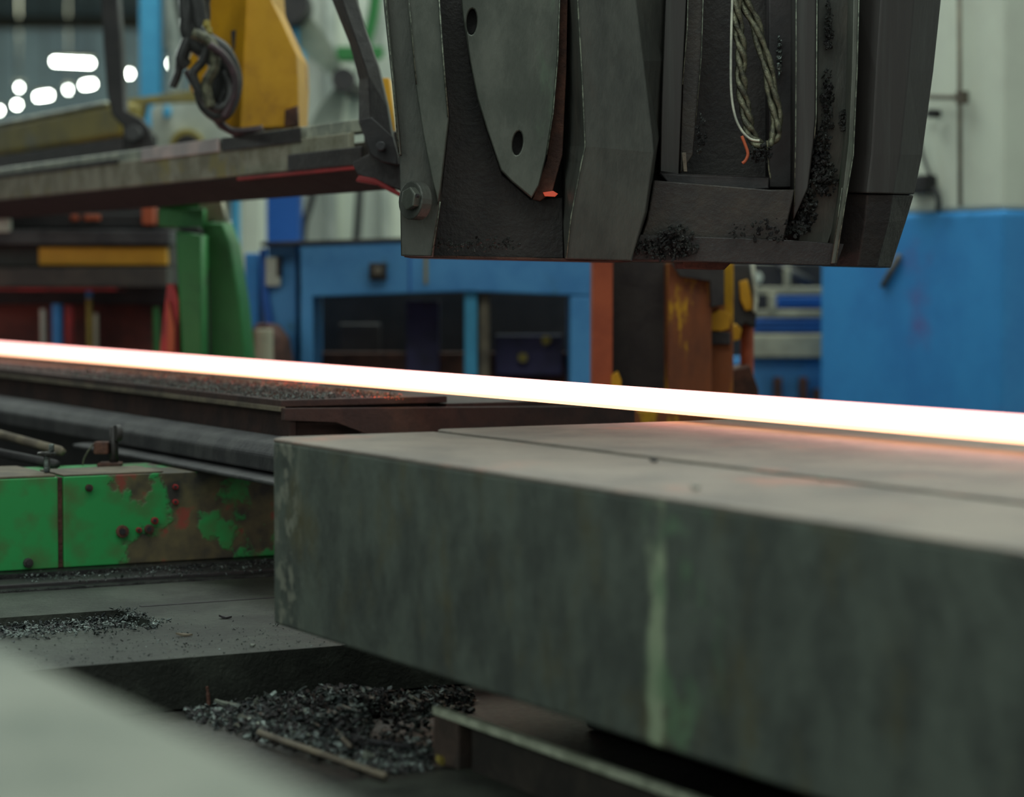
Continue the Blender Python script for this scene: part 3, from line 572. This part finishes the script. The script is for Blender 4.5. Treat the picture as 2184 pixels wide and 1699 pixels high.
# ------------------------------------------------------------------ table carrying the bar at left
tu=5.54; tv=2.34
t=thing('roller_table','long dark steel table under the glowing bar at left, dusted with scale','table',W(8,2.7,0))
uvbox('top_plate',tu,12.5,tv,2.80,1.283,1.30,m_maroon,t,.002); uvbox('edge_strip',tu,12.5,tv-.004,tv+.012,1.272,1.284,m_tan,t,.001)['label']='pale worn edge strip'
uvbox('side_web',tu+.02,12.5,tv+.03,tv+.05,1.14,1.272,m_maroon,t)
uvbox('lower_web',6.2,12.5,2.45,2.48,.1,1.13,m_black,t)
uvbox('end_shelf',tu+.002,tu+.7,2.80,3.35,1.262,1.281,m_maroon,t,.002)
uvbox('body',tu+.05,12.5,tv+.06,2.77,1.13,1.28,m_maroon,t)
# arched end plate
arc=[(2.34,1.281),(3.35,1.281),(3.35,.9),(3.2,.95),(3.13,1.10),(3.02,1.19),(2.9,1.21),(2.76,1.17),(2.66,1.08),(2.6,.95),(2.34,.9)]
arc=[(2.34,1.281),(3.35,1.262),(3.35,.9),(2.74,.9),(2.70,1.10),(2.60,1.20),(2.48,1.245),(2.34,1.25)]
vprism('end_plate',arc,tu-.02,tu+.0,m_maroon,t,.002)
uvbox('leg',6.4,6.6,2.45,2.75,0,1.13,m_dark,t); uvbox('leg',10,10.2,2.45,2.75,0,1.13,m_dark,t)
# grey rails alongside
t=thing('side_rail','grey steel rail running below the dark table at left','rail',W(8,2.3,1.1))
vprism('rail_upper',[(2.27,1.20),(2.33,1.215),(2.33,1.135),(2.25,1.135),(2.25,1.175)],tu-.35,12.5,m_rail,t,.006)
vprism('rail_foot',[(2.20,1.124),(2.33,1.134),(2.33,1.114),(2.20,1.114)],5.0,6.75,m_rail,t,.004)
# scale dust on the table, glowing next to the bar
def flakes(name,n,fn,mat,smin,smax,flat=.3,parent=None):
    bm=bmesh.new()
    for i in range(n):
        p=fn(); s=smin+(smax-smin)*random.random()**1.8
        R=Matrix.Rotation(random.random()*6.28,4,'Z')@Matrix.Rotation(random.uniform(-.9,.9),4,'X')@Matrix.Rotation(random.uniform(-.9,.9),4,'Y')
        k=random.choice((4,5,6)); top=[];bot=[]
        for j in range(k):
            a=j/k*6.283+random.uniform(-.3,.3); rr=s*random.uniform(.5,1.1)
            for arr,z in ((top,s*flat*.5),(bot,-s*flat*.5)):
                arr.append(bm.verts.new(p+(R@Vector((rr*math.cos(a),rr*.6*math.sin(a),z+random.uniform(-.15,.15)*s)))))
        bm.faces.new(top); bm.faces.new(bot[::-1])
        for j in range(k): bm.faces.new((top[j],top[(j+1)%k],bot[(j+1)%k],bot[j]))
    o=from_bm(name,bm,mat,parent); o['kind']='stuff'; return o
rb=random.uniform
def ontable():
    u=tu+abs(random.gauss(0,1))*1.1+.01
    return W(u,rb(tv+.01,2.68),1.302+random.random()**3*.008)
setp(flakes('scale_dust',9000,ontable,m_chip,.001,.005,.4),'fine dark scale dust strewn over the table below the bar','dust')
setp(flakes('rusty_dust',5000,ontable,m_rust,.001,.004,.4),'brown rusty dust mixed over the table below the bar','dust')
def embers():
    px=rb(330,860); py=797+ (px-330)*.0915+rb(-5,9)
    if random.random()<.4: px=rb(560,680); py=815+(px-560)*.09+rb(-8,8)
    q=G(px,py,1.302); return q
setp(flakes('glowing_scale',420,embers,m_ember,.0008,.003,.4),'red glowing crumbs of scale on the table beneath the bar','scale')

# ------------------------------------------------------------------ green box with its rusty seam
gu,gv=UV(G(280,1208,.88)); gv0=UV(G(-260,1230,.88))[1]; gs=UV(G(125,1215,.88))[1]
t=thing('green_box','green box beam with flaking paint and rusty seam at left','box beam',W(gu+.2,2.0,.885))
uvbox('left_panel',gu,gu+.35,gv0,gs-.006,.887,1.112,m_gpanel,t,.003); uvbox('right_panel',gu,gu+.35,gs+.008,2.62,.887,1.112,m_gpanel,t,.003)
uvbox('rusty_seam',gu+.01,gu+.34,gs-.006,gs+.008,.887,1.110,m_rust,t,.001)['label']='rusty seam'
uvbox('tan_cover',gu+.005,gu+.33,gv0,gs-.01,1.113,1.118,m_tan,t,.001); uvbox('tan_cover',gu+.005,gu+.2,gs+.01,2.12,1.113,1.117,m_tan,t,.001); 
def ong(px,py,off=0):
    d=ray(px,py); k=(gu-off)/d.dot(D1); return Vector((0,0,CAMZ))+d*k
def stud(px,py,r,m=m_rust,n='bolt_head'):
    b0=cyl(n,ong(px,py,.004),-D1,r,.014,m,t,seg=14,bev=.002); cyl('socket',ong(px,py,.012),-D1,r*.5,.006,m_black,b0,seg=10,bev=0)
stud(261,1133,.016,m_rust); stud(190,1040,.009,m_rust); stud(296,1130,.007,m_red); stud(318,1128,.012,m_rust); stud(374,1038,.007,m_red); stud(374,1070,.007,m_red); stud(330,1110,.009,m_red)
stud(60,1200,.012,m_dark,'bottom_bolt')
prism_patch=[(35,1190),(85,1188),(82,1212),(38,1214)]
t2=thing('black_plinth','black oily stepped plinth under the green box','plinth',W(gu,2.0,.80))
uvbox('upper_step',gu-.05,gu+.4,gv0,2.62,.865,.886,m_wet,t2,.003); uvbox('lower_step',gu-.16,gu-.052,gv0,2.62,.80,.874,m_black,t2,.003); uvbox('riser_bar',gu-.20,gu-.162,gv0,2.62,.80,.866,m_wet,t2,.003)
uvbox('plinth_core',gu-.04,gu+.4,gv0,2.62,0,.864,m_black,t2,.003)
def onstep(): return W(rb(gu-.2,gu-.02),rb(gv0+.3,2.5),.872+rb(0,.014))
setp(flakes('plinth_scale',700,onstep,m_chip,.0015,.006,.3),'small glinting chips strewn along the black plinth','scale')
# yellowish flat bar, clamp and bolt on top of the green box
a=UV(G(0,928,1.15)); c=UV(G(130,975,1.15))
t=thing('flat_bar','dull yellowish flat bar lying behind the small bolt on the green box','bar',W(a[0],a[1],1.13))
tube('bar_body',[G(-150,885,1.15),G(132,962,1.15)],.013,m_tan,t,False,seg=4); tube('bar_foot',[G(-150,935,1.125),G(120,990,1.125)],.012,m_black,t,False,seg=6)
t=thing('small_bolt','small upright greasy bolt with flat head on the green box corner','bolt',G(100,1008,1.118))
q=G(100,1008,1.118); cyl('shank',q+Vector((0,0,.022)),(0,0,1),.008,.044,m_chip,t,seg=10); cyl('flat_head',q+Vector((.0,0,.048)),(0,0,1),.024,.008,m_wet,t,seg=12); cyl('tip',q+Vector((.012,0,.062)),(0,0,1),.007,.02,m_chip,t,seg=8)
t=thing('clamp_bracket','dark clamp bracket with thumb wheel holding the grey rail at left','clamp',G(243,992,1.115))
q=G(243,992,1.115)
tube('upright',[q,q+Vector((.0,0,.10))],.012,m_dark,t,False,seg=4); cyl('thumb_wheel',q+Vector((.012,-.01,.085)),D2,.022,.016,m_dark,t); box('jaw',q.x-.05,q.x-.012,q.y-.02,q.y+.02,q.z+.03,q.z+.062,m_rust,t)
box('foot',q.x-.04,q.x+.02,q.y-.03,q.y+.03,q.z-.003,q.z+.008,m_rust,t)
tube('wire',[q+Vector((-.048,0,.06)),q+Vector((-.06,-.01,.045)),q+Vector((-.075,-.01,.02)),q+Vector((-.08,-.01,.0))],.0022,m_rope,t)

# ------------------------------------------------------------------ floor plate with recess, and the pit
fu,_=UV(G(230,1415,.86)); r0u=4.90; r1u=5.17; r0v=1.38; r1v=1.79; up=gu-.2
t=thing('bed_plate','dark oily steel bed plate with a square recess left of the big block','plate',W(5,1.7,.755))
for n,a in (('plate_far',(r1u,up,.9,2.9)),('plate_near',(fu,r0u,.9,2.9)),('plate_side',(r0u,r1u,.9,r0v)),('plate_middle',(r0u,r1u,r1v,2.9))):
    uvbox('plate_section',a[0],a[1],a[2],a[3],.76,.86,m_plate,t,0)
uvbox('recess_floor',r0u-.01,r1u+.01,r0v-.01,r1v+.01,.76,.84,m_black,t,0)
uvbox('seam_strip',r1u+.02,r1u+.035,1.85,2.8,.8595,.8612,m_black,t,0)
ped=setp(uvbox('machine_bed',1.0,5.5,.55,3.2,0,.755,m_bed,None,.01),'broad black machine bed forming the pit floor','bed')
def inrec(): return W(rb(r0u,r1u),rb(r0v,r1v),.842+random.random()**2*.010)
def recedge():
    k=random.random(); s=random.gauss(0,.012)
    return W(r0u+(r1u-r0u)*k,r1v+s,.862+rb(0,.004)) if random.random()<.4 else W(r0u+abs(random.gauss(0,.05))*-1,r0v+(r1v-r0v)*k,.863+rb(0,.005))
setp(flakes('recess_scale',1500,inrec,m_chip,.002,.010,.3),'dark glinting scale filling the square recess of the bed plate','scale')
setp(flakes('edge_scale',420,recedge,m_chip,.0015,.008,.3),'scale spilled around the rim of the square recess','scale')
def onplate():
    u=fu+abs(random.gauss(0,.25)); return W(min(u,up-.01),rb(1.1,2.3),.861+rb(0,.002))
setp(flakes('plate_grit',1500,onplate,m_chip,.0008,.0035,.3),'fine grit glinting on the bed plate','grit')
def single(px,py,z,la,ln,wd,th,rot,mat=m_chip,name='scale_chip',tilt=.1):
    q=G(px,py,z); bm=bmesh.new(); k=9; top=[];bot=[]
    R=Matrix.Rotation(rot,4,'Z')@Matrix.Rotation(tilt,4,'Y')@Matrix.Rotation(tilt*.7,4,'X')
    rnd=[random.uniform(.75,1.15) for _ in range(k)]
    for j in range(k):
        a=j/k*6.283
        for arr,zz in ((top,th),(bot,0)): arr.append(bm.verts.new(q+Vector((0,0,abs(math.sin(tilt))*ln*.8))+R@Vector((ln*rnd[j]*math.cos(a),wd*rnd[j]*math.sin(a),zz+math.cos(a*2)*th*.4))))
    bm.faces.new(top); bm.faces.new(bot[::-1])
    for j in range(k): bm.faces.new((top[j],top[(j+1)%k],bot[(j+1)%k],bot[j]))
    return setp(from_bm(name,bm,mat),la,'chip','loose single chips')
single(480,1318,.861,'small black chip on the bed plate near the block corner',.014,.006,.004,.1,m_black)
single(391,1356,.861,'flat pale brown chip alone on the bed plate',.017,.004,.004,.1,m_tan)
single(328,1338,.861,'dark grey lump at the corner of the square recess',.010,.008,.010,.5,m_chip)
single(538,1378,.861,'tiny bright crumb on the edge of the bed plate',.006,.004,.004,.1,m_pale)
# debris in the pit
zp=.756
def pit():
    while 1:
        px=rb(400,1010); py=rb(1488,1650)
        if py>1500+(1010-px)*0+max(0,(px-850))*.0 and False: continue
        lo=1488; 
        # keep inside the wedge between near block and post
        if py> 1530+(px-400)*.30+rb(-12,10): continue
        if 790<px<935 and 1530<py<1600 and random.random()<.88: continue
        if px>920 and py>1520: continue
        h=max(0,1-abs(px-720)/340)*max(0,1-abs(py-1530)/110)
        return G(px,py,zp)+Vector((0,0,random.random()**1.5*.045*h+.002))
setp(flakes('pit_scale',3000,pit,m_chip,.0025,.016,.18),'heap of dark glinting scale and swarf in the pit','scale')
setp(flakes('pit_fines',2600,pit,m_black,.003,.012,.5),'black oily fines under the swarf in the pit','scale')
setp(flakes('pit_pale_scale',420,pit,m_pale,.002,.009,.2),'paler flakes scattered through the swarf heap','scale')
def pit2():
    px=rb(880,1010); return G(px,rb(1480,1506),zp)+Vector((0,0,rb(0,.02)))
setp(flakes('pit_back_scale',320,pit2,m_chip,.002,.01,.3),'swarf behind the upright post','scale')
for a in [(493,1512,'long pale flat flake at the left end of the swarf heap',.034,.006,.006,.35,m_pale,.25),(545,1506,'upright pale shard right of the long flake',.010,.006,.012,.4,m_pale,.8),
          (762,1492,'broad grey curled flake on top of the heap',.026,.013,.004,.5,m_chip,.5),(890,1506,'large smooth pale flake on the heap left of the post',.022,.015,.005,.6,m_pale,.5),
          (866,1519,'small bright square flake beside the large pale one',.012,.006,.004,.0,m_pale,.1),(782,1620,'pinkish pale chip low in the swarf heap',.011,.008,.010,.2,m_pale,.5),
          (660,1455,'small bright crumb stuck on the dark pit face',.007,.005,.005,.2,m_pale,.3),(516,1542,'pinkish grey lump at the left of the heap',.014,.009,.010,.4,m_pale,.4),
          (730,1528,'medium grey lump in the middle of the heap',.014,.010,.010,.9,m_chip,.4),(578,1508,'twisted dark curl standing on the heap',.018,.008,.014,1.2,m_chip,.9)]:
    x,y,la,ln,wd,th,rot,mt,ti=a; single(x,y,zp+.004 if y>1480 else zp+.03,la,ln,wd,th,rot,mt,'scale_flake',ti)
setp(tube('curled_swarf',[G(618,1525,zp)+Vector((0,0,k)) + Vector((x,0,0)) for k,x in ((0.0,0),(.02,.005),(.04,.012),(.052,.025),(.056,.034))],.002,m_chip),'thin curled swarf strand sticking up from the heap','swarf')
setp(tube('upright_nail',[G(446,1512,zp),G(446,1512,zp)+Vector((-.002,0,.03)),G(446,1512,zp)+Vector((-.004,0,.045))],[.004]*9+[.003]*8,m_rust),'small rusty nail standing in the dark corner of the pit','nail')
# little bars in the pit
setp(tube('thin_edge_bar',[G(552,1562,.775),G(822,1655,.775)],.007,m_tan,None,False,seg=4),'thin bar along the near side of the swarf heap','bar')
setp(tube('short_bar',[G(716,1558,.772),G(748,1592,.772)],.006,m_tan,None,False,seg=4),'short bar lying crosswise in the swarf','bar')
setp(tube('short_bar',[G(722,1562,.768),G(800,1582,.768),G(880,1592,.768)],.0055,m_rail,None,False,seg=4),'short dark bar buried in the swarf left of the post','bar')
# near pit plate, post and pale rail
nu=UV(G(930,1648,.76))[0]
setp(uvbox('near_plate',2.3,nu,.75,2.0,.756,.764,m_plate,None,.001),'dull plate at the bottom of the pit near the post','plate')
t=thing('guide_rail','pale guide rail on a brown post beside the big block','rail',G(965,1636,.762))
pu,pv=UV(G(965,1636,.762)); e0=UV(G(925,1506,.856)); 
ps=UV(G(925,1622,.762))[0]; pe=UV(G(1002,1640,.762))[0]
uvbox('post',pe,ps,pv-.004,pv+.03,.762,.850,m_brown,t,.003)
r0=UV(G(930,1508,.856)); 
uvbox('rail_bar',1.6,ps,pv-.006,pv+.011,.844,.858,m_railtop,t,.002)['label']='top rail coloured as if lamplit'
uvbox('rail_web',1.6,pe-.02,pv+.012,pv+.03,.762,.835,m_darkb,t,.002)
single(942,1628,.764,'yellowish round pebble against the foot of the brown post',.012,.009,.010,.2,m_yeld,'pebble',.2)

# ------------------------------------------------------------------ the two big blocks in front
c=G(563,932,1.30); bu,bv=UV(c); gvp=UV(G(918,918,1.30))
zbot=G(0,0,1).z if False else CAMZ-(1327-594)*c.y/F
m_front=MC['block_steel']
def block(name,label,v0,v1,z0,z1,u0,u1,cham):
    t=thing(name,label,'block',W((u0+u1)/2,(v0+v1)/2,z0))
    ch=cham
    # plan outline with a chamfered far-left corner
    def ring(z): return [W(u0,v0,z),W(u1-ch,v0,z),W(u1,v0+ch*.8,z),W(u1,v1,z),W(u0,v1,z)]
    bm=bmesh.new(); a=[bm.verts.new(p) for p in ring(z0)]; d=[bm.verts.new(p) for p in ring(z1-.004)]
    bm.faces.new(a[::-1]); bm.faces.new(d); n=5
    for i in range(n): bm.faces.new((a[i],a[(i+1)%n],d[(i+1)%n],d[i]))
    bmesh.ops.bevel(bm,geom=bm.edges[:],offset=.006,segments=2,affect='EDGES',profile=.5)
    from_bm('body',bm,m_block_s,t)
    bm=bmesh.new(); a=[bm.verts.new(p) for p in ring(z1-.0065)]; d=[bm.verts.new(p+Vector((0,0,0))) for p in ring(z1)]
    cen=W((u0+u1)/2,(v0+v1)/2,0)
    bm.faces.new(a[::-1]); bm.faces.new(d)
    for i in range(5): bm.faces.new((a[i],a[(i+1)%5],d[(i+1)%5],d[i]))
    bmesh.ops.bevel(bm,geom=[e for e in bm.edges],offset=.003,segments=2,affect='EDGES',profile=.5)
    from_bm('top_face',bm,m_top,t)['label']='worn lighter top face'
    return t
# block side: mottled steel with a pale scrape running down it
def block_side():
    m=m_block.copy(); m.name='scraped_block_steel'; N=m.node_tree.nodes; L=m.node_tree.links; b=N['Principled BSDF']
    src=b.inputs['Base Color'].links[0].from_socket
    g=N.new('ShaderNodeNewGeometry'); dp=N.new('ShaderNodeVectorMath'); dp.operation='DOT_PRODUCT'; dp.inputs[1].default_value=D1; L.new(g.outputs['Position'],dp.inputs[0])
    nz=N.new('ShaderNodeTexNoise'); nz.inputs['Scale'].default_value=14; nz.inputs['Detail'].default_value=5; L.new(g.outputs['Position'],nz.inputs['Vector'])
    nw=N.new('ShaderNodeMath'); nw.operation='MULTIPLY_ADD'; nw.inputs[1].default_value=.05; L.new(nz.outputs[0],nw.inputs[0]); L.new(dp.outputs['Value'],nw.inputs[2])
    def onb(px,py):
        d=ray(px,py); return d*(bv/d.dot(D2))
    us=onb(1398,1400).dot(D1)+.025; ue=onb(610,1100).dot(D1)+.025
    cur=src
    def addband(center,half,soft,col,amt,noisesc,lo,hi):
        nonlocal cur
        s=N.new('ShaderNodeMath'); s.operation='SUBTRACT'; s.inputs[1].default_value=center; L.new(nw.outputs[0],s.inputs[0])
        ab=N.new('ShaderNodeMath'); ab.operation='ABSOLUTE'; L.new(s.outputs[0],ab.inputs[0])
        r=N.new('ShaderNodeMapRange'); r.inputs[1].default_value=half; r.inputs[2].default_value=half+soft; r.inputs[3].default_value=amt; r.inputs[4].default_value=0; L.new(ab.outputs[0],r.inputs[0])
        n2=N.new('ShaderNodeTexNoise'); n2.inputs['Scale'].default_value=noisesc; n2.inputs['Detail'].default_value=4; L.new(g.outputs['Position'],n2.inputs['Vector'])
        r2=N.new('ShaderNodeMapRange'); r2.inputs[1].default_value=lo; r2.inputs[2].default_value=hi; L.new(n2.outputs[0],r2.inputs[0])
        mu=N.new('ShaderNodeMath'); mu.operation='MULTIPLY'; L.new(r.outputs[0],mu.inputs[0]); L.new(r2.outputs[0],mu.inputs[1])
        x=N.new('ShaderNodeMix'); x.data_type='RGBA'; L.new(mu.outputs[0],x.inputs[0]); L.new(cur,x.inputs[6]); x.inputs[7].default_value=lin(col); cur=x.outputs[2]
    addband(us,.010,.014,(156,170,142),.95,9,.34,.46)
    addband(us-.07,.05,.06,(104,134,104),.7,11,.50,.62)
    addband(ue,.03,.05,(140,142,128),.7,30,.5,.62)
    L.new(cur,b.inputs['Base Color']); return m
m_block_s=block_side()
gap=gvp[1]
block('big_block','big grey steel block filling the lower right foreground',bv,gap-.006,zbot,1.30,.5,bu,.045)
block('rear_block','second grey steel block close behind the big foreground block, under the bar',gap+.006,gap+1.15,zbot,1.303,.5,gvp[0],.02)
uv5=uvbox('block_support',1.2,bu-.35,bv+.5,gap+.9,.7565,zbot-.001,m_black,None,.01); setp(uv5,'black support packing under the two big blocks','support')
single(1482,1042,1.304,'small pale crumb on top of the big block',.007,.006,.004,.2,m_pale,'crumb',.1)
single(1750,1022,1.304,'pale speck right of the other crumb on the big block',.007,.006,.004,.2,m_pale,'crumb',.1)
single(1394,984,1.304,'dark speck on the big block near the groove',.008,.005,.004,.2,m_black,'crumb',.1)

# nearest block, very close to the lens at lower left
ne=UV(G(780,1699,1.30))
t=thing('near_block','pale worn steel block very close at lower left, blurred','block',W(1.6,.2,1.0))
uvbox('body',.4,3.4,-.35,ne[1],1.0,1.294,m_near,t,.025); uvbox('top_skin',.42,3.38,-.33,ne[1]-.02,1.29,1.30,m_near,t,.004)
setp(uvbox('near_support',1.0,3.2,-.2,ne[1]-.1,.0,.999,m_black,None,.01),'black pedestal carrying the nearest steel block','support')
